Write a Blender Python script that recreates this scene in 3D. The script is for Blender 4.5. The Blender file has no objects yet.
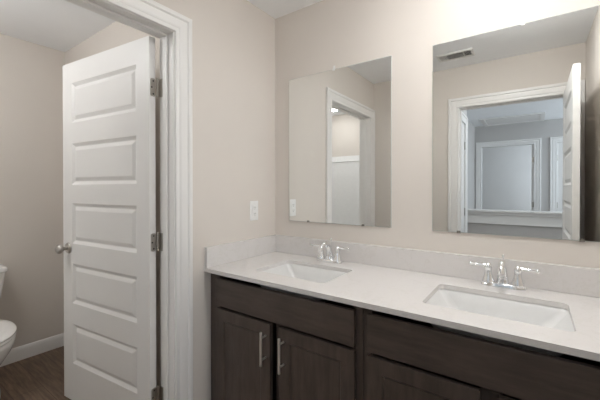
import bpy, bmesh, math, random
from math import sin, cos, pi, radians, atan2, sqrt
from mathutils import Vector

random.seed(7)
scene = bpy.context.scene
COL = scene.collection

# ------------------------------------------------------------------ camera
cam_data = bpy.data.cameras.new('camera')
cam = bpy.data.objects.new('camera', cam_data)
COL.objects.link(cam)
cam.location = (1.4112, -1.6969, 1.3009)
cam.rotation_euler = (radians(90 - 0.4185), 0, radians(35.4442))
cam_data.sensor_fit = 'HORIZONTAL'
cam_data.sensor_width = 36.0
cam_data.lens = 327.1163 / 600 * 36
cam_data.shift_y = -8.6256 / 600
cam_data.clip_start = 0.02
scene.camera = cam

# ------------------------------------------------------------------ world, exposure
world = bpy.data.worlds.new('world')
scene.world = world
world.use_nodes = True
world.node_tree.nodes['Background'].inputs[0].default_value = (0.75, 0.85, 1.0, 1)
world.node_tree.nodes['Background'].inputs[1].default_value = 0.5
scene.view_settings.view_transform = 'Standard'
scene.view_settings.look = 'None'
scene.view_settings.gamma = 1.0
scene.view_settings.use_curve_mapping = False
scene.view_settings.exposure = 0.45
scene.cycles.max_bounces = 16
scene.cycles.diffuse_bounces = 10
scene.cycles.glossy_bounces = 10
scene.cycles.use_denoising = True
scene.cycles.sample_clamp_indirect = 6.0
scene.cycles.caustics_reflective = True
scene.cycles.caustics_refractive = False


def area_light(name, loc, target, size, energy, color, size_y=None, parent=None, spread=180):
    ld = bpy.data.lights.new(name, 'AREA')
    if size_y is None:
        ld.shape = 'DISK'
        ld.size = size
    else:
        ld.shape = 'RECTANGLE'
        ld.size = size
        ld.size_y = size_y
    ld.energy = energy
    ld.color = color
    ld.spread = radians(spread)
    o = bpy.data.objects.new(name, ld)
    COL.objects.link(o)
    o.location = loc
    d = Vector(target) - Vector(loc)
    o.rotation_euler = d.to_track_quat('-Z', 'Y').to_euler()
    if parent:
        o.parent = parent
    return o


WARM = (1.0, 1.0, 0.995)
DAY = (0.80, 0.90, 1.0)
# daylight through the stair-hall and landing windows; far bedroom gets an added fill
area_light('stair_window_daylight', (3.46, -4.1, 1.55), (0.5, -4.1, 1.25), 1.5, 34, DAY, 1.3)
area_light('landing_window_daylight', (3.46, -2.4, 1.5), (0.9, -2.4, 1.2), 1.0, 8, DAY, 1.3)
area_light('bedroom_fill_daylight', (2.52, -6.2, 1.5), (0.5, -6.2, 1.2), 1.1, 30, DAY, 1.2)

# ------------------------------------------------------------------ dimensions
W, L, H = 1.741, 1.680, 2.44            # bathroom
TW, TY, TS = -1.768, -0.605, -2.78      # toilet room: west wall, north wall, south wall
PT = 0.115                              # partition thickness
HC, D = 0.885, 0.588                    # worktop height and depth


# ------------------------------------------------------------------ materials
def srgb(r, g, b):
    f = lambda c: (c / 255 / 12.92) if c / 255 <= 0.04045 else ((c / 255 + 0.055) / 1.055) ** 2.4
    return (f(r), f(g), f(b), 1.0)


def new_mat(name):
    m = bpy.data.materials.new(name)
    m.use_nodes = True
    nt = m.node_tree
    return m, nt, nt.nodes['Principled BSDF']


def coords(nt, scale=(1, 1, 1), kind='Object', rot=(0, 0, 0)):
    tc = nt.nodes.new('ShaderNodeTexCoord')
    mp = nt.nodes.new('ShaderNodeMapping')
    mp.inputs['Scale'].default_value = scale
    mp.inputs['Rotation'].default_value = rot
    nt.links.new(tc.outputs[kind], mp.inputs['Vector'])
    return mp.outputs['Vector']


def noise(nt, vec, scale, detail=4, rough=0.5):
    n = nt.nodes.new('ShaderNodeTexNoise')
    n.inputs['Scale'].default_value = scale
    n.inputs['Detail'].default_value = detail
    n.inputs['Roughness'].default_value = rough
    nt.links.new(vec, n.inputs['Vector'])
    return n.outputs['Fac']


def ramp(nt, fac, stops):
    r = nt.nodes.new('ShaderNodeValToRGB')
    el = r.color_ramp.elements
    while len(el) < len(stops):
        el.new(0.5)
    for e, (p, c) in zip(el, stops):
        e.position = p
        e.color = c
    nt.links.new(fac, r.inputs['Fac'])
    return r.outputs['Color']


def bump(nt, bsdf, fac, strength, dist=0.002):
    b = nt.nodes.new('ShaderNodeBump')
    b.inputs['Strength'].default_value = strength
    b.inputs['Distance'].default_value = dist
    nt.links.new(fac, b.inputs['Height'])
    nt.links.new(b.outputs['Normal'], bsdf.inputs['Normal'])


def paint(name, col, rough=0.85, bs=0.12, sc=160, spec=0.25):
    m, nt, b = new_mat(name)
    v = coords(nt)
    f = noise(nt, v, 2.2, 3)
    c2 = tuple(x * 0.965 for x in col[:3]) + (1,)
    nt.links.new(ramp(nt, f, [(0.35, col), (0.7, c2)]), b.inputs['Base Color'])
    b.inputs['Roughness'].default_value = rough
    b.inputs['Specular IOR Level'].default_value = spec
    if bs:
        bump(nt, b, noise(nt, v, sc, 3), bs, 0.001)
    return m


def metal(name, col, rough, noise_amt=0.05):
    m, nt, b = new_mat(name)
    b.inputs['Base Color'].default_value = col
    b.inputs['Metallic'].default_value = 1.0
    f = noise(nt, coords(nt), 60, 2)
    mr = nt.nodes.new('ShaderNodeMapRange')
    mr.inputs['To Min'].default_value = max(0.0, rough - noise_amt)
    mr.inputs['To Max'].default_value = rough + noise_amt
    nt.links.new(f, mr.inputs['Value'])
    nt.links.new(mr.outputs['Result'], b.inputs['Roughness'])
    return m


def wood(name, stretch, dark, light):
    m, nt, b = new_mat(name)
    v = coords(nt, stretch)
    f = noise(nt, v, 7, 7, 0.62)
    cl = noise(nt, coords(nt, (1, 1, 1)), 5.5, 4, 0.55)
    c = ramp(nt, f, [(0.3, dark), (0.72, light)])
    mx = nt.nodes.new('ShaderNodeMixRGB')
    mx.blend_type = 'MULTIPLY'
    mx.inputs[0].default_value = 0.55
    nt.links.new(c, mx.inputs[1])
    nt.links.new(ramp(nt, cl, [(0.3, (0.62, 0.60, 0.58, 1)), (0.7, (1, 1, 1, 1))]), mx.inputs[2])
    nt.links.new(mx.outputs[0], b.inputs['Base Color'])
    b.inputs['Roughness'].default_value = 0.42
    b.inputs['Specular IOR Level'].default_value = 0.4
    bump(nt, b, f, 0.08, 0.001)
    return m


def quartz():
    m, nt, b = new_mat('white_quartz')
    v = coords(nt)
    w = nt.nodes.new('ShaderNodeVectorMath')
    w.operation = 'ADD'
    n3 = nt.nodes.new('ShaderNodeTexNoise')
    n3.inputs['Scale'].default_value = 4.0
    n3.inputs['Detail'].default_value = 5
    nt.links.new(v, n3.inputs['Vector'])
    nt.links.new(v, w.inputs[0])
    nt.links.new(n3.outputs['Color'], w.inputs[1])
    vein = noise(nt, w.outputs[0], 3.0, 6, 0.6)
    cv = ramp(nt, vein, [(0.47, srgb(216, 213, 211)), (0.495, srgb(213, 210, 207)), (0.505, srgb(213, 210, 207)), (0.53, srgb(216, 213, 211))])
    sp = noise(nt, v, 90, 3, 0.7)
    cs = ramp(nt, sp, [(0.30, (0.95, 0.945, 0.94, 1)), (0.42, (1, 1, 1, 1))])
    mx = nt.nodes.new('ShaderNodeMixRGB')
    mx.blend_type = 'MULTIPLY'
    mx.inputs[0].default_value = 1.0
    nt.links.new(cv, mx.inputs[1])
    nt.links.new(cs, mx.inputs[2])
    nt.links.new(mx.outputs[0], b.inputs['Base Color'])
    b.inputs['Roughness'].default_value = 0.22
    b.inputs['Specular IOR Level'].default_value = 0.45
    return m


def plank_floor():
    m, nt, b = new_mat('brown_vinyl_plank')
    v = coords(nt)
    br = nt.nodes.new('ShaderNodeTexBrick')
    br.offset = 0.37
    br.inputs['Scale'].default_value = 1.0
    br.inputs['Brick Width'].default_value = 1.22
    br.inputs['Row Height'].default_value = 0.155
    br.inputs['Mortar Size'].default_value = 0.0012
    br.inputs['Color1'].default_value = (0.15, 0.15, 0.15, 1)
    br.inputs['Color2'].default_value = (0.9, 0.9, 0.9, 1)
    br.inputs['Mortar'].default_value = (0.0, 0.0, 0.0, 1)
    nt.links.new(v, br.inputs['Vector'])
    g = noise(nt, coords(nt, (1.6, 16, 1)), 3.0, 8, 0.65)
    c = ramp(nt, g, [(0.28, srgb(76, 61, 49)), (0.5, srgb(115, 96, 80)), (0.75, srgb(148, 128, 110))])
    tone = ramp(nt, br.outputs['Color'], [(0.0, (0.25, 0.22, 0.2, 1)), (0.12, (0.72, 0.70, 0.69, 1)), (1.0, (1.05, 1.03, 1.0, 1))])
    mx = nt.nodes.new('ShaderNodeMixRGB')
    mx.blend_type = 'MULTIPLY'
    mx.inputs[0].default_value = 1.0
    nt.links.new(c, mx.inputs[1])
    nt.links.new(tone, mx.inputs[2])
    nt.links.new(mx.outputs[0], b.inputs['Base Color'])
    b.inputs['Roughness'].default_value = 0.5
    bump(nt, b, g, 0.1, 0.001)
    return m


def plain(name, col, rough, spec=0.5, trans=0.0):
    m, nt, b = new_mat(name)
    f = noise(nt, coords(nt), 25, 3)
    c2 = tuple(x * 0.97 for x in col[:3]) + (1,)
    nt.links.new(ramp(nt, f, [(0.3, col), (0.7, c2)]), b.inputs['Base Color'])
    b.inputs['Roughness'].default_value = rough
    b.inputs['Specular IOR Level'].default_value = spec
    b.inputs['Transmission Weight'].default_value = trans
    return m


def lamp_mat(name, strength, col):
    m, nt, b = new_mat(name)
    b.inputs['Base Color'].default_value = (0.9, 0.9, 0.9, 1)
    b.inputs['Emission Color'].default_value = col
    b.inputs['Emission Strength'].default_value = strength
    return m


M = dict(
    wall=paint('beige_wall_paint', srgb(217, 210.6, 203.5)),
    hall=paint('grey_wall_paint', srgb(196, 194, 192)),
    ceiling=paint('white_ceiling_paint', srgb(245, 247, 249), 0.9),
    trim=paint('white_trim_enamel', srgb(233, 232, 230), 0.35, 0.03, 60, 0.45),
    door=paint('white_door_enamel', srgb(231, 230, 228), 0.38, 0.04, 90, 0.45),
    quartz=quartz(),
    ceramic=plain('white_ceramic', srgb(232, 231, 229), 0.12),
    sink=plain('white_vitreous_sink', srgb(224, 224, 223), 0.15),
    seat=plain('white_seat_plastic', srgb(238, 237, 235), 0.2),
    acrylic=plain('white_acrylic', srgb(236, 237, 237), 0.22),
    wood_v=wood('espresso_wood_upright_grain', (6, 6, 0.8), srgb(72, 62, 57), srgb(93, 82, 75)),
    wood_h=wood('espresso_wood_level_grain', (0.8, 6, 6), srgb(72, 62, 57), srgb(93, 82, 75)),
    chrome=metal('polished_chrome', (0.88, 0.89, 0.90, 1), 0.07, 0.03),
    nickel=metal('satin_nickel', srgb(190, 186, 180), 0.32),
    bright_nickel=metal('brushed_nickel_pull', srgb(238, 234, 228), 0.42),
    mirror=metal('mirror_silver', (0.90, 0.915, 0.905, 1), 0.0, 0.0),
    mirror_edge=plain('mirror_glass_edge', srgb(196, 202, 198), 0.15),
    clip=plain('clear_clip_plastic', srgb(236, 236, 234), 0.2),
    clip_metal=metal('metal_clip', srgb(150, 146, 138), 0.3),
    plastic=plain('white_plastic', srgb(238, 238, 237), 0.3),
    slot=plain('dark_slot', srgb(40, 38, 36), 0.6),
    register=plain('white_register_enamel', srgb(224, 224, 222), 0.4),
    register_dark=plain('register_duct', srgb(120, 120, 120), 0.7),
    floor=plank_floor(),
    carpet=paint('beige_carpet', srgb(170, 160, 150), 1.0, 0.6, 300, 0.0),
    drain=metal('drain_chrome', (0.75, 0.76, 0.77, 1), 0.15),
)
M['mirror'].node_tree.nodes['Principled BSDF'].inputs['Roughness'].default_value = 0.0
for l_ in list(M['mirror'].node_tree.links):
    if l_.to_socket.name == 'Roughness':
        M['mirror'].node_tree.links.remove(l_)


# ------------------------------------------------------------------ object helpers
def link_mesh(name, bm, mat, parent=None, smooth=None, bevel=0.0, segs=2):
    bmesh.ops.remove_doubles(bm, verts=bm.verts, dist=1e-6)
    bmesh.ops.recalc_face_normals(bm, faces=bm.faces)
    me = bpy.data.meshes.new(name)
    bm.to_mesh(me)
    bm.free()
    o = bpy.data.objects.new(name, me)
    COL.objects.link(o)
    for m in (mat if isinstance(mat, (list, tuple)) else [mat]):
        me.materials.append(m)
    if parent:
        o.parent = parent
    if bevel:
        md = o.modifiers.new('bevel', 'BEVEL')
        md.width = bevel
        md.segments = segs
        md.limit_method = 'ANGLE'
        md.angle_limit = radians(40)
    if smooth is not None:
        for p in me.polygons:
            p.use_smooth = True
        me.set_sharp_from_angle(angle=radians(smooth))
    return o


def tag(o, label=None, cat=None, group=None, kind=None):
    if label:
        o['label'] = label
    if cat:
        o['category'] = cat
    if group:
        o['group'] = group
    if kind:
        o['kind'] = kind
    return o


def thing(name, label, cat, loc=(0, 0, 0), rz=0, group=None, kind=None):
    o = bpy.data.objects.new(name, None)
    o.empty_display_size = 0.05
    COL.objects.link(o)
    o.location = loc
    o.rotation_euler = (0, 0, rz)
    return tag(o, label, cat, group, kind)


def copy_tree(o, parent=None):
    c = o.copy()
    COL.objects.link(c)
    c.parent = parent
    for ch in list(o.children):
        copy_tree(ch, c)
    return c


def box(bm, x0, x1, y0, y1, z0, z1, mi=0):
    vs = [bm.verts.new((x, y, z)) for x in (x0, x1) for y in (y0, y1) for z in (z0, z1)]
    for f in ((0, 1, 3, 2), (4, 6, 7, 5), (0, 4, 5, 1), (2, 3, 7, 6), (0, 2, 6, 4), (1, 5, 7, 3)):
        bm.faces.new([vs[i] for i in f]).material_index = mi


def boxes(*bs):
    bm = bmesh.new()
    for b in bs:
        box(bm, *b)
    return bm


def loft(bm, rings, cap0=True, cap1=True, mi=0):
    vr = [[bm.verts.new(p) for p in r] for r in rings]
    n = len(vr[0])
    for a, b in zip(vr, vr[1:]):
        for i in range(n):
            j = (i + 1) % n
            bm.faces.new((a[i], a[j], b[j], b[i])).material_index = mi
    if cap0:
        bm.faces.new(vr[0][::-1]).material_index = mi
    if cap1:
        bm.faces.new(vr[-1]).material_index = mi
    return vr


def tube(bm, pts, rads, n=14, flat=(1, 1), cap=True):
    """swept round section with its own radius at each point"""
    pts = [Vector(p) for p in pts]
    rings = []
    up = Vector((1, 0, 0))
    for i, p in enumerate(pts):
        t = (pts[min(i + 1, len(pts) - 1)] - pts[max(i - 1, 0)]).normalized()
        a = up - t * up.dot(t)
        if a.length < 1e-3:
            a = Vector((0, 1, 0)) - t * t.y
        a.normalize()
        b = t.cross(a)
        r = rads[i] if isinstance(rads, (list, tuple)) else rads
        rings.append([p + a * (cos(2 * pi * k / n) * r * flat[0]) + b * (sin(2 * pi * k / n) * r * flat[1]) for k in range(n)])
    loft(bm, rings, cap, cap)


def lathe(bm, prof, c=(0, 0, 0), n=24, sx=1, sy=1):
    rings = [[(c[0] + r * cos(2 * pi * k / n) * sx, c[1] + r * sin(2 * pi * k / n) * sy, c[2] + z) for k in range(n)] for r, z in prof]
    loft(bm, rings)


def smooth_path(pts, sub=5):
    out = []
    P = [Vector(p) for p in pts]
    for i in range(len(P) - 1):
        p0, p1, p2, p3 = P[max(i - 1, 0)], P[i], P[i + 1], P[min(i + 2, len(P) - 1)]
        for k in range(sub):
            t = k / sub
            out.append(0.5 * ((2 * p1) + (p2 - p0) * t + (2 * p0 - 5 * p1 + 4 * p2 - p3) * t * t + (3 * p1 - p0 - 3 * p2 + p3) * t ** 3))
    out.append(P[-1])
    return out


def rrect(x0, x1, y0, y1, r, n=6):
    pts = []
    for cx, cy, a0 in ((x1 - r, y1 - r, 0), (x0 + r, y1 - r, 90), (x0 + r, y0 + r, 180), (x1 - r, y0 + r, 270)):
        for k in range(n + 1):
            a = radians(a0 + 90 * k / n)
            pts.append((cx + r * cos(a), cy + r * sin(a)))
    return pts


# ------------------------------------------------------------------ room shell
def struct(name, bm, mat, label, cat, parent=None, **kw):
    return tag(link_mesh(name, bm, mat, parent, **kw), label, cat, kind='structure')


struct('floor', boxes((-1.9, 3.7, -7.3, 0.12, -0.08, 0.0)), M['floor'], 'brown wood-look vinyl plank floor', 'floor')
struct('ceiling', boxes((-1.9, 3.7, -7.3, 0.12, H, H + 0.08)), M['ceiling'], 'flat white painted ceiling', 'ceiling')
struct('wall_north', boxes((-0.0, W + 0.1, 0.0, 0.1, 0, H)), M['wall'], 'beige wall behind the two mirrors', 'wall')
struct('wall_east', boxes((W, W + 0.1, -L - PT, 0.0, 0, H)), M['wall'], 'beige side wall behind the open hall door, seen in the right mirror', 'wall')
# west partition with the toilet-room doorway: opening y -1.588..-0.764, head 2.056
OY0, OY1, OH = -1.588, -0.764, 2.056
J = 0.018
struct('wall_west', boxes((-PT, 0, OY1 + J, 0.1, 0, H), (-PT, 0, TS, OY0 - J, 0, H), (-PT, 0, OY0 - J, OY1 + J, OH + J, H)),
       M['wall'], 'beige wall with the outlet and the toilet room doorway', 'wall')
# south wall with the hall doorway
QX0, QX1 = 0.846, 1.640
struct('wall_south', boxes((0, QX0 - J, -L - PT, -L, 0, H), (QX1 + J, W, -L - PT, -L, 0, H), (QX0 - J, QX1 + J, -L - PT, -L, OH + J, H)),
       M['wall'], 'beige wall around the hall doorway, seen in the right mirror', 'wall')
struct('wall_toilet_north', boxes((TW - 0.1, -PT, TY, TY + 0.1, 0, H)), M['wall'], 'beige wall above and behind the open panel door', 'wall')
struct('wall_toilet_west', boxes((TW - 0.1, TW, TS - 0.1, TY, 0, H)), M['wall'], 'beige wall behind the toilet', 'wall')
struct('wall_toilet_south', boxes((TW, 0, TS - 0.1, TS, 0, H)), M['wall'], 'beige wall above the white shower surround', 'wall')
# hall
HX = 0.76
hall_y1 = -2.70
struct('wall_hall_west', boxes((HX - 0.1, HX, -1.895, -L - PT, 0, H), (HX - 0.1, HX, hall_y1, -2.575, 0, H), (HX - 0.1, HX, -2.575, -1.895, OH + J, H),
                               (0.44, HX - 0.1, hall_y1, hall_y1 + 0.1, 0, H)),
       M['hall'], 'grey hall wall beside the narrow closet door', 'wall')
struct('wall_stair_west', boxes((0.44, 0.54, -5.08, hall_y1, 0, H)), M['hall'], 'grey wall at the far side of the stair opening', 'wall')
FY = -5.08
struct('wall_hall_south', boxes((0.44, 0.65 - J, FY - PT, FY, 0, H), (1.43 + J, 1.73 - J, FY - PT, FY, 0, H), (2.50 + J, 3.6, FY - PT, FY, 0, H),
                                (0.65 - J, 1.43 + J, FY - PT, FY, OH + J, H), (1.73 - J, 2.50 + J, FY - PT, FY, OH + J, H)),
       M['hall'], 'grey far hall wall with two doorways, seen in the right mirror', 'wall')
struct('wall_hall_east', boxes((3.5, 3.6, FY, -L - PT + 0.0, 0, H)), M['hall'], 'grey window wall of the hall', 'wall')
struct('wall_hall_north', boxes((W + 0.1, 3.6, -L - PT, -L, 0, H)), M['hall'], 'grey hall wall beside the bathroom', 'wall')
struct('wall_bedroom_south', boxes((-0.1, 2.7, -7.2, -7.1, 0, H)), M['hall'], 'plain wall inside the dim far room', 'wall')
struct('wall_bedroom_west', boxes((-0.2, -0.1, -7.2, FY - PT, 0, H)), M['hall'], 'left wall inside the dim far room', 'wall')
struct('wall_bedroom_east', boxes((2.6, 2.7, -7.1, FY - PT, 0, H)), M['hall'], 'right wall inside the dim far room', 'wall')
struct('wall_half', boxes((0.54, 3.5, -3.20, -3.09, 0, 1.008)), M['hall'], 'grey half wall guarding the stairs, under a white cap', 'half wall')


# casing swept round a doorway; plane(s, z, t) gives the world point, t out of the wall
CASE = [(0.0, 0.0), (0.0, 0.010), (0.003, 0.012), (0.014, 0.012), (0.017, 0.0075), (0.021, 0.0075), (0.027, 0.0125), (0.033, 0.0145),
        (0.056, 0.0160), (0.060, 0.0105), (0.064, 0.0105), (0.070, 0.0185), (0.080, 0.0210), (0.087, 0.0195), (0.091, 0.015), (0.091, 0.0)]


def casing(name, plane, s0, s1, h, parent, mat=None, widths=(1, 1)):
    bm = bmesh.new()
    sg = 1 if s1 > s0 else -1
    secs = []
    for (s, z, ds, dz, k) in ((s0, 0, -sg, 0, 0), (s0, h, -sg, 1, 0), (s1, h, sg, 1, 1), (s1, 0, sg, 0, 1)):
        secs.append([plane(s + ds * w * widths[k], z + dz * w, t) for w, t in CASE])
    loft(bm, secs)
    return link_mesh(name, bm, mat or M['trim'], parent, smooth=30)


t1 = thing('trim_1', 'white moulded casing around the toilet room doorway', 'door trim', (0, (OY0 + OY1) / 2, 0), kind='structure')
t1i = t1.location.copy()


def loc1(f):
    return lambda s, z, t: Vector(f(s, z, t)) - t1i


casing('casing', loc1(lambda s, z, t: (t, s, z)), OY1 + 0.005, OY0 + 0.0, OH + 0.003, t1)
casing('casing', loc1(lambda s, z, t: (-PT - t, s, z)), OY1 + 0.005, OY0 - 0.005, OH + 0.003, t1)
yc = t1i.y
link_mesh('jamb', boxes((-PT, 0, OY1 - yc, OY1 + J - yc, 0, OH + J), (-PT, 0, OY0 - J - yc, OY0 - yc, 0, OH + J),
                        (-PT, 0, OY0 - yc, OY1 - yc, OH, OH + J)), M['trim'], t1, bevel=0.001)
link_mesh('door_stop', boxes((-0.077, -0.044, OY1 - 0.011 - yc, OY1 - yc, 0, OH), (-0.077, -0.044, OY0 - yc, OY0 + 0.011 - yc, 0, OH),
                             (-0.077, -0.044, OY0 + 0.011 - yc, OY1 - 0.011 - yc, OH - 0.011, OH)), M['trim'], t1, bevel=0.002)

t2 = thing('trim_2', 'white moulded casing around the hall doorway, seen in the right mirror', 'door trim', (0, 0, 0), kind='structure')
casing('casing', lambda s, z, t: (s, -L + t, z), QX0 - 0.002, QX1 + 0.0, OH + 0.003, t2, widths=(1, 1.08))
casing('casing', lambda s, z, t: (s, -L - PT - t, z), QX0 - 0.002, QX1 + 0.005, OH + 0.003, t2, widths=(0.9, 1))
link_mesh('jamb', boxes((QX0 - J, QX0, -L - PT, -L, 0, OH + J), (QX1, QX1 + J, -L - PT, -L, 0, OH + J), (QX0, QX1, -L - PT, -L, OH, OH + J)),
          M['trim'], t2, bevel=0.001)
link_mesh('door_stop', boxes((QX0, QX0 + 0.011, -L - 0.075, -L - 0.042, 0, OH), (QX1 - 0.011, QX1, -L - 0.075, -L - 0.042, 0, OH),
                             (QX0 + 0.011, QX1 - 0.011, -L - 0.075, -L - 0.042, OH - 0.011, OH)), M['trim'], t2, bevel=0.002)


def hall_trim(name, label, plane, s0, s1, depth, boxf):
    t = thing(name, label, 'door trim', (0, 0, 0), kind='structure')
    casing('casing', plane, s0, s1, OH + 0.003, t)
    link_mesh('jamb', boxes(*boxf), M['trim'], t, bevel=0.001)
    return t


hall_trim('trim_3', 'white casing around the open dim doorway across the hall', lambda s, z, t: (s, FY + t, z), 0.65, 1.43, PT,
          [(0.65 - J, 0.65, FY - PT, FY, 0, OH + J), (1.43, 1.43 + J, FY - PT, FY, 0, OH + J), (0.65, 1.43, FY - PT, FY, OH, OH + J)])
hall_trim('trim_4', 'white casing around the closed door across the hall', lambda s, z, t: (s, FY + t, z), 1.73, 2.50, PT,
          [(1.73 - J, 1.73, FY - PT, FY, 0, OH + J), (2.50, 2.50 + J, FY - PT, FY, 0, OH + J), (1.73, 2.50, FY - PT, FY, OH, OH + J)])
hall_trim('trim_5', 'white casing around the narrow closet door in the hall', lambda s, z, t: (HX + t, s, z), -1.913, -2.557, PT,
          [(HX - 0.1, HX, -1.913, -1.895, 0, OH + J), (HX - 0.1, HX, -2.575, -2.557, 0, OH + J), (HX - 0.1, HX, -2.557, -1.913, OH, OH + J)])

# half wall cap: ledge board with moulded apron
bm = boxes((0.54, 3.5, -3.24, -3.045, 1.008, 1.034), (0.54, 3.5, -3.09, -3.076, 0.86, 1.008), (0.54, 3.5, -3.076, -3.062, 0.975, 1.008), (0.54, 3.5, -3.076, -3.068, 0.86, 0.875))
struct('trim_6', bm, M['trim'], 'white cap and apron along the half wall', 'cap trim', bevel=0.003)

# baseboards
BASE = [(0, 0), (0.014, 0), (0.014, 0.075), (0.0125, 0.082), (0.010, 0.088), (0.008, 0.096), (0.004, 0.102), (0, 0.103)]


def baseboard(name, a, b, nrm, label):
    bm = bmesh.new()
    loft(bm, [[(p[0] + nrm[0] * t, p[1] + nrm[1] * t, z) for t, z in BASE] for p in (a, b)])
    return struct(name, bm, M['trim'], label, 'baseboard', smooth=30)


baseboard('baseboard_toilet_west', (TW, TY), (TW, -2.01), (1, 0), 'white baseboard along the wall behind the toilet')
baseboard('baseboard_toilet_north', (TW + 0.014, TY), (-PT, TY), (0, -1), 'white baseboard behind the open panel door')
baseboard('baseboard_west', (0, -0.668), (0, -0.56), (1, 0), 'short white baseboard between doorway casing and vanity')
baseboard('baseboard_south', (0.02, -L), (QX0 - 0.094, -L), (0, 1), 'white baseboard on the wall left of the hall doorway')
baseboard('baseboard_east', (W, -1.66), (W, -0.49), (-1, 0), 'white baseboard behind the open hall door')


# ------------------------------------------------------------------ doors
PAN = [(1.695, 1.931), (1.327, 1.572), (0.975, 1.216), (0.618, 0.855), (0.257, 0.494)]


def door_leaf(w, z0, z1, th, stile=0.10):
    """moulded five panel leaf: x 0..w, y -th..0"""
    bm = bmesh.new()
    xs = [0, stile, w - stile, w]
    zs = [z0] + [v for p in reversed(PAN) for v in p] + [z1]
    prof = [(0.0, 0.0), (0.002, 0.0012), (0.016, 0.0098), (0.019, 0.0108), (0.022, 0.0106), (0.040, 0.0030), (0.043, 0.0022)]
    for y, sg in ((0.0, -1), (-th, 1)):
        for i in range(3):
            for k in range(len(zs) - 1):
                x0, x1, a, b = xs[i], xs[i + 1], zs[k], zs[k + 1]
                if i == 1 and k % 2 == 1:
                    rings = [[(x0 + d, y + sg * e, a + d), (x1 - d, y + sg * e, a + d), (x1 - d, y + sg * e, b - d), (x0 + d, y + sg * e, b - d)] for d, e in prof]
                    loft(bm, rings, cap0=False)
                else:
                    bm.faces.new([bm.verts.new(p) for p in ((x0, y, a), (x1, y, a), (x1, y, b), (x0, y, b))])
    for pts in (((0, -th, z0), (0, 0, z0), (0, 0, z1), (0, -th, z1)), ((w, -th, z0), (w, 0, z0), (w, 0, z1), (w, -th, z1)),
                ((0, -th, z0), (w, -th, z0), (w, 0, z0), (0, 0, z0)), ((0, -th, z1), (w, -th, z1), (w, 0, z1), (0, 0, z1))):
        bm.faces.new([bm.verts.new(p) for p in pts])
    return bm


def knob(parent, x, z, th, side):
    """side +1: on the y=0 face, -1: on the y=-th face"""
    y0 = 0.0 if side > 0 else -th
    prof = [(0.0, 0.0), (0.033, 0.0), (0.033, 0.003), (0.029, 0.008), (0.014, 0.011)]
    stem = [(0.0, 0.008), (0.0115, 0.008), (0.0105, 0.025), (0.013, 0.030), (0.021, 0.036), (0.0265, 0.044), (0.0275, 0.052), (0.0245, 0.060), (0.016, 0.066), (0.0, 0.068)]
    def spin(pr):
        b = bmesh.new()
        loft(b, [[(x + max(r, 1e-4) * cos(2 * pi * k / 24), y0 + side * h, z + max(r, 1e-4) * sin(2 * pi * k / 24)) for k in range(24)] for r, h in pr])
        return b
    k = link_mesh('door_knob', spin(stem), M['nickel'], parent, smooth=40)
    link_mesh('rosette', spin(prof), M['nickel'], k, smooth=40)


def rounded_plate(bm, u0, u1, z0, z1, r, fn, th):
    pts = rrect(u0, u1, z0, z1, r, 4)
    loft(bm, [[fn(u, v, 0) for u, v in pts], [fn(u, v, th) for u, v in pts]])


def hinges(parent, zs, pin, th, edge_x, jamb=None):
    """leaf plate on the hinge edge (x = edge_x) and knuckle on the pin; jamb gives (function) for the fixed plate"""
    for z in zs:
        bm = bmesh.new()
        rounded_plate(bm, -th + 0.001, -0.006, z - 0.045, z + 0.045, 0.010, lambda u, v, t: (edge_x - t, u, v), 0.0022)
        if jamb:
            rounded_plate(bm, 0.0, 0.034, z - 0.045, z + 0.045, 0.010, jamb, 0.0022)
        h = link_mesh('hinge', bm, M['nickel'], parent, smooth=35)
        b2 = bmesh.new()
        for k in range(5):
            lathe(b2, [(0.0056, -0.0445 + k * 0.018), (0.0062, -0.044 + k * 0.018), (0.0062, -0.0275 + k * 0.018), (0.0056, -0.027 + k * 0.018)], (pin[0], pin[1], z), 12)
        lathe(b2, [(0.003, 0.044), (0.0065, 0.0455), (0.006, 0.049), (0.002, 0.051)], (pin[0], pin[1], z), 12)
        link_mesh('hinge_pin', b2, M['nickel'], h, smooth=40)
        b3 = bmesh.new()
        for dz in (-0.032, 0.0, 0.032):
            uu = -th * 0.38 if dz == 0 else -th * 0.62
            tube(b3, [(edge_x - 0.0022, uu, z + dz), (edge_x - 0.0034, uu, z + dz)], [0.0042, 0.003], 10)
        link_mesh('screw', b3, M['slot'], h)


TH = 0.035
A = Vector((-0.1247, -0.8155, 0))
tdir = Vector((-0.9319, -0.9059, 0)) - A
ang = atan2(tdir.y, tdir.x)
LW = tdir.length
d1 = thing('door_1', 'white five panel door standing open into the toilet room', 'door', A, ang, kind='structure')
link_mesh('leaf', door_leaf(LW, 0.030, 2.053, TH), M['door'], d1, bevel=0.0012)
knob(d1, LW - 0.06, 0.945, TH, 1)
knob(d1, LW - 0.06, 0.945, TH, -1)
link_mesh('latch', boxes((LW, LW + 0.0015, -0.030, -0.005, 0.917, 0.973), (LW, LW + 0.009, -0.022, -0.013, 0.938, 0.952)), M['nickel'], d1)
# fixed hinge plate lies on the jamb face (y = OY1), seen in the leaf's own frame
ca, sa = cos(-ang), sin(-ang)


def to_leaf(p):
    q = Vector(p) - A
    return (q.x * ca - q.y * sa, q.x * sa + q.y * ca, q.z)


pin1 = to_leaf((-0.1225, -0.7745, 0))
hinges(d1, (1.805, 1.035, 0.262), pin1, TH, 0.0, lambda u, v, t: to_leaf((-0.117 + u, OY1 - t, v)))

# hall door of the bathroom: hinged on the east jamb, folded in against the east wall
d2 = thing('door_2', 'white panel door opened in from the hall, seen edge-on in the right mirror', 'door', (1.605, -1.668, 0), radians(90), kind='structure')
link_mesh('leaf', door_leaf(0.791, 0.030, 2.053, TH), M['door'], d2, bevel=0.0012)
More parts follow.
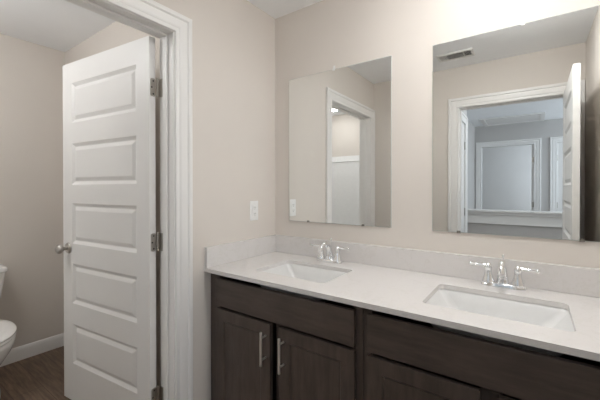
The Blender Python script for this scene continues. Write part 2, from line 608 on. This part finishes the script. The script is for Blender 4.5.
# this leaf's own frame: x along the leaf (world +y), y runs world -x, so shift the leaf to x 1.617..1.652
knob(d2, 0.791 - 0.06, 0.945, TH, 1)
knob(d2, 0.791 - 0.06, 0.945, TH, -1)
hinges(d2, (1.805, 1.035, 0.262), (-0.004, -TH - 0.002), TH, 0.0)

d3 = thing('door_3', 'white panel door closed in the far hall wall', 'door', (2.494, FY - 0.005, 0), radians(180), kind='structure')
link_mesh('leaf', door_leaf(0.758, 0.012, 2.053, TH), M['door'], d3, bevel=0.0012)
d3.location = (1.736, FY - 0.005, 0)
d3.rotation_euler = (0, 0, 0)
hinges(d3, (1.805, 1.035, 0.262), (0.0, 0.005), TH, 0.0)
knob(d3, 0.70, 0.945, TH, 1)

d4 = thing('door_4', 'narrow white closet door on the left of the hall, seen in the right mirror', 'door', (HX - 0.005, -2.553, 0), radians(90), kind='structure')
bmx = door_leaf(0.636, 0.012, 2.053, TH, 0.09)
bmesh.ops.translate(bmx, verts=bmx.verts, vec=(0, TH, 0))
link_mesh('leaf', bmx, M['door'], d4, bevel=0.0012)
for z in (1.805, 1.035, 0.262):
    b2 = bmesh.new()
    lathe(b2, [(0.005, -0.045), (0.0075, -0.044), (0.0075, 0.044), (0.005, 0.045)], (-0.004, -0.008, z), 12)
    link_mesh('hinge', b2, M['nickel'], d4, smooth=40)

# far room door, swung fully into the dim room: only its edge and hinges show at the right jamb
d5 = thing('door_5', 'white door swung into the dim room across the hall, seen edge-on', 'door', (1.392, FY - PT - 0.004, 0), radians(-90), kind='structure')
bmx = door_leaf(0.765, 0.012, 2.053, TH)
bmesh.ops.translate(bmx, verts=bmx.verts, vec=(0, TH, 0))
link_mesh('leaf', bmx, M['door'], d5, bevel=0.0012)
for z in (1.805, 1.035, 0.262):
    b2 = boxes((-0.0025, 0, 0.004, 0.031, z - 0.045, z + 0.045))
    lathe(b2, [(0.005, -0.045), (0.0065, -0.044), (0.0065, 0.044), (0.005, 0.045)], (-0.003, 0.036, z), 12)
    link_mesh('hinge', b2, M['nickel'], d5, smooth=40)

# ------------------------------------------------------------------ vanity cabinets
CF = -0.55      # face frame front
DF = -0.571     # door front


def shaker(x0, x1, z0, z1, fr, yf=DF, yb=CF - 0.0008, rec=0.008):
    bm = bmesh.new()
    rings = [[(x0, yb, z0), (x1, yb, z0), (x1, yb, z1), (x0, yb, z1)], [(x0, yf, z0), (x1, yf, z0), (x1, yf, z1), (x0, yf, z1)]]
    for d, e in ((fr, 0), (fr + 0.004, rec * 0.45), (fr + 0.007, rec)):
        rings.append([(x0 + d, yf + e, z0 + d), (x1 - d, yf + e, z0 + d), (x1 - d, yf + e, z1 - d), (x0 + d, yf + e, z1 - d)])
    loft(bm, rings)
    return bm


def bar_pull(x, zc, parent):
    bm = bmesh.new()
    tube(bm, [(x, DF - 0.032, zc - 0.077), (x, DF - 0.032, zc - 0.076), (x, DF - 0.032, zc + 0.076), (x, DF - 0.032, zc + 0.077)], [0.005, 0.006, 0.006, 0.005], 14)
    for dz in (-0.05, 0.05):
        tube(bm, [(x, DF, zc + dz), (x, DF - 0.030, zc + dz)], [0.0045, 0.0045], 12)
    return link_mesh('bar_handle', bm, M['bright_nickel'], parent, smooth=40)


def cabinet(x0, x1, doors, label):
    t = thing('vanity_cabinet', label, 'cabinet', ((x0 + x1) / 2, -0.28, 0), group='dark vanity cabinets')
    ox = (x0 + x1) / 2
    def sh(bm):
        bmesh.ops.translate(bm, verts=bm.verts, vec=(-ox, 0.28, 0))
        return bm
    (a0, a1), (b0, b1) = doors
    zt = HC - 0.0205
    body = boxes((x0, x0 + 0.016, CF + 0.019, -0.004, 0.0, zt), (x1 - 0.016, x1, CF + 0.019, -0.004, 0.0, zt),
                 (x0 + 0.016, x1 - 0.016, CF + 0.019, -0.004, 0.10, 0.116), (x0 + 0.016, x1 - 0.016, -0.012, -0.004, 0.116, zt))
    link_mesh('carcass', sh(body), M['wood_v'], t)
    # face frame: stiles and rails flush
    fr = boxes((x0, x0 + 0.026, CF + 0.004, CF + 0.019, 0.10, zt), (x0 + 0.026, a0 + 0.012, CF, CF + 0.019, 0.10, zt), (b1 - 0.012, x1, CF, CF + 0.019, 0.10, zt),
               (a1 - 0.004, b0 + 0.004, CF + 0.030, CF + 0.048, 0.13, 0.68), (a0 + 0.012, b1 - 0.012, CF + 0.008, CF + 0.026, 0.10, 0.13))
    link_mesh('face_frame', sh(fr), M['wood_v'], t)
    link_mesh('toe_kick', sh(boxes((x0 + 0.016, x1 - 0.016, -0.478, -0.462, 0, 0.10))), M['wood_h'], t)
    link_mesh('false_drawer_front', sh(boxes((a0, b1, DF, CF - 0.0008, 0.699, 0.838))), M['wood_h'], t, bevel=0.0015)
    for (p, q, hx) in ((a0, a1, a1 - 0.026), (b0, b1, b0 + 0.027)):
        d = link_mesh('door', sh(shaker(p, q, 0.118, 0.684, 0.056)), M['wood_v'], t, bevel=0.0012)
        h = bar_pull(hx, 0.578, d)
        h.data.transform(__import__('mathutils').Matrix.Translation((-ox, 0.28, 0)))
    return t


cabinet(0.004, 0.888, ((0.073, 0.442), (0.494, 0.861)), 'dark espresso wood vanity cabinet in the corner, both bar handles in view')
cabinet(0.8885, 1.738, ((0.914, 1.282), (1.332, 1.700)), 'dark espresso wood vanity cabinet under the right sink, cut by the frame edge')

# ------------------------------------------------------------------ worktop with two sink cut-outs
S = [(0.244, 0.664), (1.080, 1.517)]
SY0, SY1 = -0.466, -0.170
ct = thing('countertop', 'white speckled quartz vanity countertop with backsplash', 'countertop', (W / 2, -0.29, HC - 0.02))
OC = Vector((W / 2, -0.29, HC - 0.02))
bm = bmesh.new()
zt, zb = HC, HC - 0.02
g = 0.03
xs = [0.0005]
for a, b in S:
    xs += [a - g, b + g]
xs.append(W - 0.001)
ys = [-D, SY0 - g, SY1 + g, -0.0005]
for z in (zt, zb):
    for i in range(5):
        for k in range(3):
            if k == 1 and i in (1, 3):
                continue
            bm.faces.new([bm.verts.new(p) for p in ((xs[i], ys[k], z), (xs[i + 1], ys[k], z), (xs[i + 1], ys[k + 1], z), (xs[i], ys[k + 1], z))])
for a, b in S:
    hole = rrect(a, b, SY0, SY1, 0.022, 6)
    cx, cy = (a + b) / 2, (SY0 + SY1) / 2
    n = len(hole)
    def outp(k):
        q, r = divmod(k, 7)
        corner = [(b + g, SY1 + g), (a - g, SY1 + g), (a - g, SY0 - g), (b + g, SY0 - g)][q]
        return corner
    for z in (zt, zb):
        hv = [bm.verts.new((x, y, z)) for x, y in hole]
        co = [bm.verts.new((*outp(7 * q), z)) for q in range(4)]
        for q in range(4):
            for r in range(6):
                bm.faces.new((hv[7 * q + r], hv[7 * q + r + 1], co[q]))
            bm.faces.new((hv[7 * q + 6], hv[(7 * q + 7) % n], co[(q + 1) % 4], co[q]))
    loft(bm, [[(x, y, zt) for x, y in hole], [(x, y, zb) for x, y in hole]], False, False)
for p, q in (((xs[0], ys[0]), (xs[-1], ys[0])), ((xs[-1], ys[0]), (xs[-1], ys[-1])), ((xs[-1], ys[-1]), (xs[0], ys[-1])), ((xs[0], ys[-1]), (xs[0], ys[0]))):
    bm.faces.new([bm.verts.new(v) for v in ((*p, zb), (*q, zb), (*q, zt), (*p, zt))])
bmesh.ops.translate(bm, verts=bm.verts, vec=-OC)
link_mesh('slab', bm, M['quartz'], ct)
bm = boxes((0.0205, W - 0.001, -0.020, -0.0005, HC + 0.0003, HC + 0.109))
bmesh.ops.translate(bm, verts=bm.verts, vec=-OC)
link_mesh('backsplash', bm, M['quartz'], ct, bevel=0.0012)
bm = boxes((0.0005, 0.020, -0.585, -0.0005, HC + 0.0003, HC + 0.109))
bmesh.ops.translate(bm, verts=bm.verts, vec=-OC)
link_mesh('side_splash', bm, M['quartz'], ct, bevel=0.0012)


# ------------------------------------------------------------------ sinks
def sink(a, b, label):
    t = thing('sink', label, 'sink', ((a + b) / 2, (SY0 + SY1) / 2, HC - 0.02), group='undermount sinks')
    hw, hd = (b - a) / 2, (SY1 - SY0) / 2
    bm = bmesh.new()
    def ring(ix, iy, z, r):
        return [(x, y, z) for x, y in rrect(-hw + ix, hw - ix, -hd + iy, hd - iy, r, 6)]
    z0 = -0.0005
    th = 0.008
    inner = [(-0.003, -0.003, z0, 0.024), (0.004, 0.002, -0.010, 0.026), (0.030, 0.010, -0.045, 0.030), (0.066, 0.022, -0.092, 0.034), (0.082, 0.030, -0.110, 0.040), (0.100, 0.046, -0.119, 0.044), (0.150, 0.090, -0.123, 0.050)]
    outer = [(-0.024, -0.024, z0, 0.03), (-0.024, -0.024, z0 - 0.010, 0.03), (-0.006, -0.006, -0.018, 0.03), (0.022, 0.002, -0.055, 0.03), (0.060, 0.014, -0.105, 0.04), (0.10, 0.04, -0.130, 0.045), (0.150, 0.09, -0.134, 0.05)]
    loft(bm, [ring(*r) for r in outer[::-1]] + [ring(*r) for r in inner], True, True)
    link_mesh('basin', bm, M['sink'], t, smooth=50)
    bm = bmesh.new()
    lathe(bm, [(0.001, -0.1222), (0.022, -0.1222), (0.0225, -0.1205), (0.019, -0.1195), (0.016, -0.1205), (0.015, -0.118), (0.001, -0.1165)], (0, 0.01, 0), 24)
    link_mesh('drain', bm, M['drain'], t, smooth=40)
    return t


sink(*S[0], 'white undermount sink set in the worktop near the corner')
sink(*S[1], 'white undermount sink set in the worktop under the right mirror')


# ------------------------------------------------------------------ faucets
def faucet(x, y, label):
    t = thing('faucet', label, 'faucet', (x, y, HC), group='chrome centerset faucets')
    bm = bmesh.new()
    def ov(w, d, z, n=36):
        out = []
        for k in range(n):
            a = 2 * pi * k / n
            c, s = cos(a), sin(a)
            out.append((w * math.copysign(abs(c) ** 0.7, c), d * math.copysign(abs(s) ** 0.8, s), z))
        return out
    loft(bm, [ov(0.081, 0.029, 0.0004), ov(0.082, 0.030, 0.004), ov(0.080, 0.028, 0.012), ov(0.076, 0.025, 0.019), ov(0.068, 0.019, 0.022), ov(0.05, 0.012, 0.0225)])
    link_mesh('base_plate', bm, M['chrome'], t, smooth=40)
    bm = bmesh.new()
    path = smooth_path([(0, 0.004, 0.012), (0, 0.004, 0.035), (0, -0.001, 0.066), (0, -0.014, 0.093), (0, -0.036, 0.109), (0, -0.062, 0.110), (0, -0.085, 0.098), (0, -0.098, 0.080)], 4)
    ks = [0.0260, 0.0215, 0.0170, 0.0150, 0.0138, 0.0130, 0.0122, 0.0118]
    rr = []
    for i in range(len(path)):
        u = i / (len(path) - 1) * 7
        k = min(int(u), 6)
        rr.append(ks[k] + (ks[k + 1] - ks[k]) * (u - k))
    tube(bm, path, rr, 18)
    sp = link_mesh('spout', bm, M['chrome'], t, smooth=50)
    bm = bmesh.new()
    e = path[-1]
    dv = (path[-1] - path[-2]).normalized()
    tube(bm, [e - dv * 0.002, e + dv * 0.006], [0.0128, 0.0120], 18)
    link_mesh('aerator', bm, M['chrome'], sp, smooth=40)
    bm = bmesh.new()
    lathe(bm, [(0.0022, 0.012), (0.0022, 0.118), (0.0028, 0.119), (0.0055, 0.124), (0.006, 0.129), (0.0045, 0.134), (0.001, 0.136)], (0, 0.0245, 0), 14)
    link_mesh('lift_rod', bm, M['chrome'], t, smooth=40)
    for s in (-1, 1):
        bm = bmesh.new()
        lathe(bm, [(0.0250, 0.016), (0.0255, 0.022), (0.0225, 0.029), (0.0175, 0.044), (0.0135, 0.060), (0.0125, 0.072), (0.0145, 0.076), (0.0145, 0.081), (0.012, 0.090), (0.007, 0.097), (0.001, 0.099)], (s * 0.053, 0, 0), 24)
        h = link_mesh('handle', bm, M['chrome'], t, smooth=40)
        bm = bmesh.new()
        pts = smooth_path([(s * 0.053, 0, 0.086), (s * 0.072, -0.001, 0.0885), (s * 0.098, -0.003, 0.0865), (s * 0.122, -0.005, 0.089), (s * 0.128, -0.0055, 0.090)], 4)
        n = len(pts)
        kr = [0.0085, 0.0075, 0.0070, 0.0105, 0.0045]
        rads = []
        for i in range(n):
            u = i / (n - 1) * 4
            k = min(int(u), 3)
            rads.append(kr[k] + (kr[k + 1] - kr[k]) * (u - k))
        tube(bm, pts, rads, 14)
        for v in bm.verts:
            v.co.z = 0.0875 + (v.co.z - 0.0875) * 0.8
        link_mesh('lever', bm, M['chrome'], h, smooth=50)
    return t


faucet(0.470, -0.088, 'chrome two-lever faucet behind the sink near the corner')
faucet(1.309, -0.078, 'chrome two-lever faucet behind the sink under the right mirror')


# ------------------------------------------------------------------ mirrors
def mirror(x0, x1, label, tops, bots):
    z0, z1 = 1.0958, 2.0064
    cx = (x0 + x1) / 2
    t = thing('wall_mirror', label, 'mirror', (cx, 0, z0), group='frameless mirrors over the vanity')
    hw, h = (x1 - x0) / 2, z1 - z0
    yb, yf, b = -0.002, -0.0075, 0.002
    bm = bmesh.new()
    def rg(d, y):
        return [(-hw + d, y, d), (hw - d, y, d), (hw - d, y, h - d), (-hw + d, y, h - d)]
    vr = loft(bm, [rg(0, yb), rg(0, yf + 0.0015), rg(b, yf)], True, True, 1)
    bm.faces.ensure_lookup_table()
    for f in bm.faces:
        if all(abs(v.co.y - yf) < 1e-6 for v in f.verts):
            f.material_index = 0
    link_mesh('pane', bm, [M['mirror'], M['mirror_edge']], t)
    for x in tops:
        bm = boxes((x - cx - 0.0075, x - cx + 0.0075, -0.0105, -0.0078, h - 0.008, h + 0.003), (x - cx - 0.0075, x - cx + 0.0075, -0.0105, -0.0003, h + 0.0003, h + 0.003),
                   (x - cx - 0.0065, x - cx + 0.0065, -0.004, -0.0003, h + 0.003, h + 0.022))
        link_mesh('top_clip', bm, M['clip'], t, bevel=0.0008)
    for x in bots:
        bm = boxes((x - cx - 0.008, x - cx + 0.008, -0.0100, -0.0078, -0.003, 0.009), (x - cx - 0.008, x - cx + 0.008, -0.0100, -0.0003, -0.003, -0.0003))
        link_mesh('bottom_clip', bm, M['clip_metal'], t, bevel=0.0006)
    return t


mirror(0.1196, 0.8009, 'frameless wall mirror next to the corner, reflecting the toilet room doorway', [0.453], [0.272, 0.640])
mirror(1.0077, 1.690, 'frameless wall mirror on the right, reflecting the hall doorway', [1.374], [1.127, 1.570])

# ------------------------------------------------------------------ outlet
t = thing('wall_outlet', 'white outlet plate on the beige wall above the side splash', 'outlet', (0, -0.208, 1.1665))
bm = bmesh.new()
def pl(hw, hh, x, r=0.004):
    return [(x, u, v) for u, v in rrect(-hw, hw, -hh, hh, r, 4)]
loft(bm, [pl(0.035, 0.0600, 0.0003), pl(0.035, 0.0600, 0.003), pl(0.0325, 0.0575, 0.0055), pl(0.0190, 0.0355, 0.0060, 0.003), pl(0.0185, 0.0350, 0.0015, 0.003)])
link_mesh('faceplate', bm, M['plastic'], t, smooth=30)
bm = bmesh.new()
loft(bm, [pl(0.0168, 0.0335, 0.0016, 0.003), pl(0.0168, 0.0335, 0.0078, 0.003), pl(0.0160, 0.0327, 0.0085, 0.003)])
rc = link_mesh('receptacle', bm, M['plastic'], t, smooth=30)
for v in (-0.020, 0.019):
    for u in (-0.0064, 0.0064):
        link_mesh('slot', boxes((0.0084, 0.0089, u - 0.0011, u + 0.0011, v - 0.002, v + 0.006)), M['slot'], rc)
    bm = bmesh.new()
    tube(bm, [(0.0084, 0, v - 0.008), (0.0089, 0, v - 0.008)], [0.0024, 0.0024], 10)
    link_mesh('ground_hole', bm, M['slot'], rc)
link_mesh('test_button', boxes((0.0084, 0.0096, -0.009, -0.001, -0.004, 0.003), (0.0084, 0.0096, 0.001, 0.009, -0.004, 0.003)), M['plastic'], rc, bevel=0.0005)
for z in (-0.049, 0.049):
    bm = bmesh.new()
    tube(bm, [(0.0055, 0, z), (0.0066, 0, z)], [0.0032, 0.0026], 12)
    link_mesh('screw', bm, M['plastic'], t, smooth=40)

# ------------------------------------------------------------------ ceiling register
t = thing('ceiling_vent', 'white louvred air vent in the ceiling, seen in the right mirror', 'vent', (0.868, -1.36, H))
hw, hd = 0.142, 0.080
bm = bmesh.new()
def vr_(w, d, z):
    return [(-w, -d, z), (w, -d, z), (w, d, z), (-w, d, z)]
loft(bm, [vr_(hw, hd, -0.0005), vr_(hw, hd, -0.004), vr_(hw - 0.006, hd - 0.006, -0.009), vr_(hw - 0.020, hd - 0.020, -0.009), vr_(hw - 0.021, hd - 0.021, -0.0015)], False, False)
link_mesh('frame', bm, M['register'], t)
link_mesh('duct', boxes((-hw + 0.021, hw - 0.021, -hd + 0.021, hd - 0.021, -0.0014, -0.0006)), M['register_dark'], t)
for xd in (-0.066, 0.066):
    link_mesh('divider', boxes((xd - 0.003, xd + 0.003, -hd + 0.021, hd - 0.021, -0.0088, -0.0015)), M['register'], t)


def slat(x0, x1, y0, y1, tilt_axis):
    b = bmesh.new()
    if tilt_axis == 'x':
        vs = [(x0, y0, -0.002), (x1, y0, -0.002), (x1, y1, -0.0085), (x0, y1, -0.0085)]
    else:
        vs = [(x0, y0, -0.002), (x0, y1, -0.002), (x1, y1, -0.0085), (x1, y0, -0.0085)]
    lo = [Vector(v) for v in vs]
    loft(b, [lo, [v + Vector((0.0, 0.0, 0.0007)) for v in lo]])
    return b


for k in range(5):
    y = -hd + 0.027 + k * 0.0225
    link_mesh('louver', slat(-0.062, 0.062, y, y + 0.007, 'x'), M['register'], t)
for sgn in (-1, 1):
    for k in range(5):
        x = sgn * (0.073 + k * 0.0098)
        link_mesh('louver', slat(x, x + sgn * 0.005, -hd + 0.021, hd - 0.021, 'y'), M['register'], t)
link_mesh('damper_lever', boxes((hw - 0.018, hw - 0.012, -0.012, 0.012, -0.016, -0.0088)), M['register'], t, bevel=0.001)


# ------------------------------------------------------------------ ceiling lights
def can_light(x, y, label, energy, col, strength, r=0.055):
    """recessed can with a flat lens"""
    t = thing('ceiling_light', label, 'light', (x, y, H))
    bm = bmesh.new()
    n = 40
    prof = [(r + 0.018, -0.0005), (r + 0.018, -0.004), (r + 0.010, -0.007), (r + 0.001, -0.007), (r, -0.004)]
    loft(bm, [[(q * cos(2 * pi * k / n), q * sin(2 * pi * k / n), z) for k in range(n)] for q, z in prof], False, False)
    link_mesh('trim_ring', bm, M['plastic'], t, smooth=40)
    bm = bmesh.new()
    lathe(bm, [(r * 0.99, -0.002), (r * 0.99, -0.004), (r * 0.6, -0.005), (0.001, -0.0055)], n=n)
    link_mesh('diffuser', bm, lamp_mat('lamp_diffuser', strength, (*col, 1)), t, smooth=40)
    area_light('lamp', (0, 0, -0.012), (0, 0.00001, -1), r * 2, energy, col, parent=t)
    return t


def dome_light(x, y, label, energy, col, r=0.13):
    """flush opal dome: the lamp inside lights the ceiling as well as the room"""
    t = thing('ceiling_light', label, 'light', (x, y, H))
    bm = bmesh.new()
    lathe(bm, [(r * 0.9, -0.0005), (r * 0.95, -0.004), (r * 0.95, -0.018), (r * 0.85, -0.022)], n=40)
    link_mesh('base', bm, M['plastic'], t, smooth=40)
    bm = bmesh.new()
    prof = [(max(0.001, r * cos(a)), -0.023 - 0.060 * sin(a)) for a in [radians(v) for v in range(0, 91, 10)]]
    lathe(bm, prof, n=40)
    lp = link_mesh('dome', bm, lamp_mat('opal_dome', energy / (pi * (2 * pi * r * r * 0.8)) , (*col, 1)), t, smooth=60)
    return t


def fill_globe_light(x, y, label, energy, col, r=0.10):
    t = thing('ceiling_light', label, 'light', (x, y, H))
    bm = bmesh.new()
    lathe(bm, [(0.06, -0.0005), (0.06, -0.012), (0.05, -0.018), (0.012, -0.022), (0.012, -0.085), (0.035, -0.09), (0.035, -0.10)], n=32)
    link_mesh('stem', bm, M['nickel'], t, smooth=40)
    bm = bmesh.new()
    lathe(bm, [(max(0.001, r * sin(radians(a))), -0.19 + r * cos(radians(a))) for a in range(22, 181, 10)], n=32)
    link_mesh('globe', bm, lamp_mat('opal_fill_globe', energy / (pi * 4 * pi * r * r), (*col, 1)), t, smooth=60)
    return t


dome_light(1.28, -0.62, 'round opal dome light on the vanity room ceiling', 13, WARM)
dome_light(1.30, -2.42, 'added opal dome on the hall ceiling, unseen fill light for the vanity', 3.5, WARM)  # added out of view to fill the vanity through the doorway
fill_globe_light(-0.85, -1.64, 'added opal globe on a short stem, unseen fill light for the toilet room', 9.5, WARM)  # added out of sight to brighten the toilet room and its ceiling
can_light(-0.92, -2.42, 'small round recessed light over the bathtub, seen in the left mirror', 1.4, WARM, 10)


# ------------------------------------------------------------------ toilet
def egg(cx, back, front, hw, z, n=40, p=0.95):
    """outline along +x: rounded back, longer rounded front"""
    out = []
    for k in range(n):
        a = 2 * pi * k / n
        c, s = cos(a), sin(a)
        ln = front if c > 0 else back
        out.append((cx + ln * math.copysign(abs(c) ** p, c), hw * s, z))
    return out


t = thing('toilet', 'white two-piece toilet at the left edge with its lid closed', 'toilet', (TW, -1.235, 0))
bm = bmesh.new()
loft(bm, [egg(0.37, 0.25, 0.22, 0.125, 0.0005), egg(0.37, 0.25, 0.22, 0.127, 0.02), egg(0.37, 0.24, 0.205, 0.112, 0.06), egg(0.37, 0.235, 0.20, 0.106, 0.14),
          egg(0.38, 0.24, 0.215, 0.112, 0.20), egg(0.40, 0.26, 0.255, 0.140, 0.26), egg(0.42, 0.27, 0.285, 0.168, 0.32), egg(0.43, 0.27, 0.295, 0.180, 0.365), egg(0.43, 0.27, 0.297, 0.182, 0.392), egg(0.43, 0.262, 0.289, 0.174, 0.399)])
link_mesh('bowl', bm, M['ceramic'], t, smooth=60)
bm = bmesh.new()
loft(bm, [egg(0.44, 0.20, 0.288, 0.180, 0.4005), egg(0.44, 0.203, 0.292, 0.184, 0.405), egg(0.44, 0.203, 0.292, 0.184, 0.414), egg(0.44, 0.20, 0.289, 0.181, 0.418)])
sx = link_mesh('seat', bm, M['seat'], t, smooth=40)
bm = bmesh.new()
loft(bm, [egg(0.44, 0.205, 0.289, 0.181, 0.4195), egg(0.44, 0.208, 0.293, 0.185, 0.423), egg(0.44, 0.208, 0.293, 0.185, 0.432), egg(0.44, 0.20, 0.284, 0.176, 0.439), egg(0.44, 0.16, 0.24, 0.14, 0.4415)])
ld = link_mesh('lid', bm, M['seat'], t, smooth=50)
for s in (-1, 1):
    bm = bmesh.new()
    tube(bm, [(0.222, s * 0.05, 0.43), (0.222, s * 0.1, 0.43)], [0.012, 0.012], 12)
    link_mesh('seat_hinge', bm, M['seat'], t, smooth=40)
bm = bmesh.new()
def tr(x0, x1, hy, z, r=0.03):
    return [(x, y, z) for x, y in rrect(x0, x1, -hy, hy, r, 6)]
loft(bm, [tr(0.03, 0.175, 0.140, 0.3995), tr(0.022, 0.185, 0.155, 0.43), tr(0.018, 0.195, 0.182, 0.56), tr(0.016, 0.20, 0.206, 0.722)])
tk = link_mesh('tank', bm, M['ceramic'], t, smooth=40)
bm = bmesh.new()
loft(bm, [tr(0.012, 0.206, 0.208, 0.7225), tr(0.008, 0.213, 0.214, 0.730), tr(0.008, 0.213, 0.214, 0.748), tr(0.014, 0.206, 0.208, 0.757), tr(0.03, 0.19, 0.19, 0.760)])
link_mesh('tank_lid', bm, M['ceramic'], tk, smooth=40)
bm = bmesh.new()
tube(bm, [(0.195, -0.15, 0.66), (0.214, -0.15, 0.66)], [0.012, 0.010], 14)
tube(bm, [(0.212, -0.155, 0.66), (0.217, -0.11, 0.652), (0.217, -0.075, 0.648)], [0.007, 0.006, 0.007], 12)
link_mesh('flush_lever', bm, M['chrome'], tk, smooth=40)

# ------------------------------------------------------------------ bathtub and surround
TBY = -2.02
t = thing('bathtub', 'white alcove bathtub below the shower surround', 'bathtub', ((TW - PT) / 2, TBY, 0))
ox, oy = (TW - PT) / 2, TBY
hw = (-PT - TW) / 2 - 0.004
bm = bmesh.new()
cyy = (TS + 0.006 - TBY) / 2
hd = -cyy
def tb(ix, iy, z, r):
    return [(x, y, z) for x, y in rrect(-hw + ix, hw - ix, cyy - hd + iy, cyy + hd - iy, r, 6)]
loft(bm, [tb(0, 0, 0.0005, 0.006), tb(0, 0, 0.44, 0.006), tb(0.006, 0.006, 0.45, 0.01), tb(0.08, 0.07, 0.45, 0.10), tb(0.095, 0.085, 0.43, 0.11), tb(0.16, 0.13, 0.12, 0.12), tb(0.22, 0.18, 0.09, 0.12)])
link_mesh('shell', bm, M['acrylic'], t, smooth=50)
bm = bmesh.new()
lathe(bm, [(0.028, 0.091), (0.028, 0.094), (0.02, 0.096), (0.001, 0.095)], (0.42, cyy, 0), 20)
link_mesh('drain', bm, M['drain'], t, smooth=40)

SZ = 1.74
t = thing('shower_surround', 'white acrylic shower surround with a ledge along its top, seen in the left mirror', 'shower surround', (ox, TS, 0.452))
def sb(*b):
    bm = boxes(*b)
    bmesh.ops.translate(bm, verts=bm.verts, vec=(-ox, -TS, -0.452))
    return bm
x0, x1 = TW + 0.002, -PT - 0.002
link_mesh('back_panel', sb((x0, x1, TS + 0.002, TS + 0.012, 0.452, SZ + 0.06)), M['acrylic'], t, bevel=0.003)
link_mesh('end_panel', sb((x0, x0 + 0.010, TS + 0.0125, TBY - 0.02, 0.452, SZ + 0.06)), M['acrylic'], t, bevel=0.003)
link_mesh('end_panel', sb((x1 - 0.010, x1, TS + 0.0125, TBY - 0.02, 0.452, SZ + 0.06)), M['acrylic'], t, bevel=0.003)
link_mesh('ledge', sb((x0 + 0.0105, x1 - 0.0105, TS + 0.0125, TS + 0.030, SZ - 0.03, SZ - 0.012)), M['acrylic'], t, bevel=0.006)

# ------------------------------------------------------------------ attic hatch in the hall ceiling
t = thing('attic_hatch', 'white framed attic hatch in the hall ceiling, seen in the right mirror', 'hatch', (1.13, -4.70, H))
a, b = 0.43, 0.33
bm = bmesh.new()
box(bm, -a, a, -b, -b + 0.06, -0.018, -0.0005)
box(bm, -a, a, b - 0.06, b, -0.018, -0.0005)
box(bm, -a, -a + 0.06, -b + 0.06, b - 0.06, -0.018, -0.0005)
box(bm, a - 0.06, a, -b + 0.06, b - 0.06, -0.018, -0.0005)
link_mesh('frame', bm, M['trim'], t, bevel=0.004)
link_mesh('panel', boxes((-a + 0.061, a - 0.061, -b + 0.061, b - 0.061, -0.010, -0.0005)), M['trim'], t)
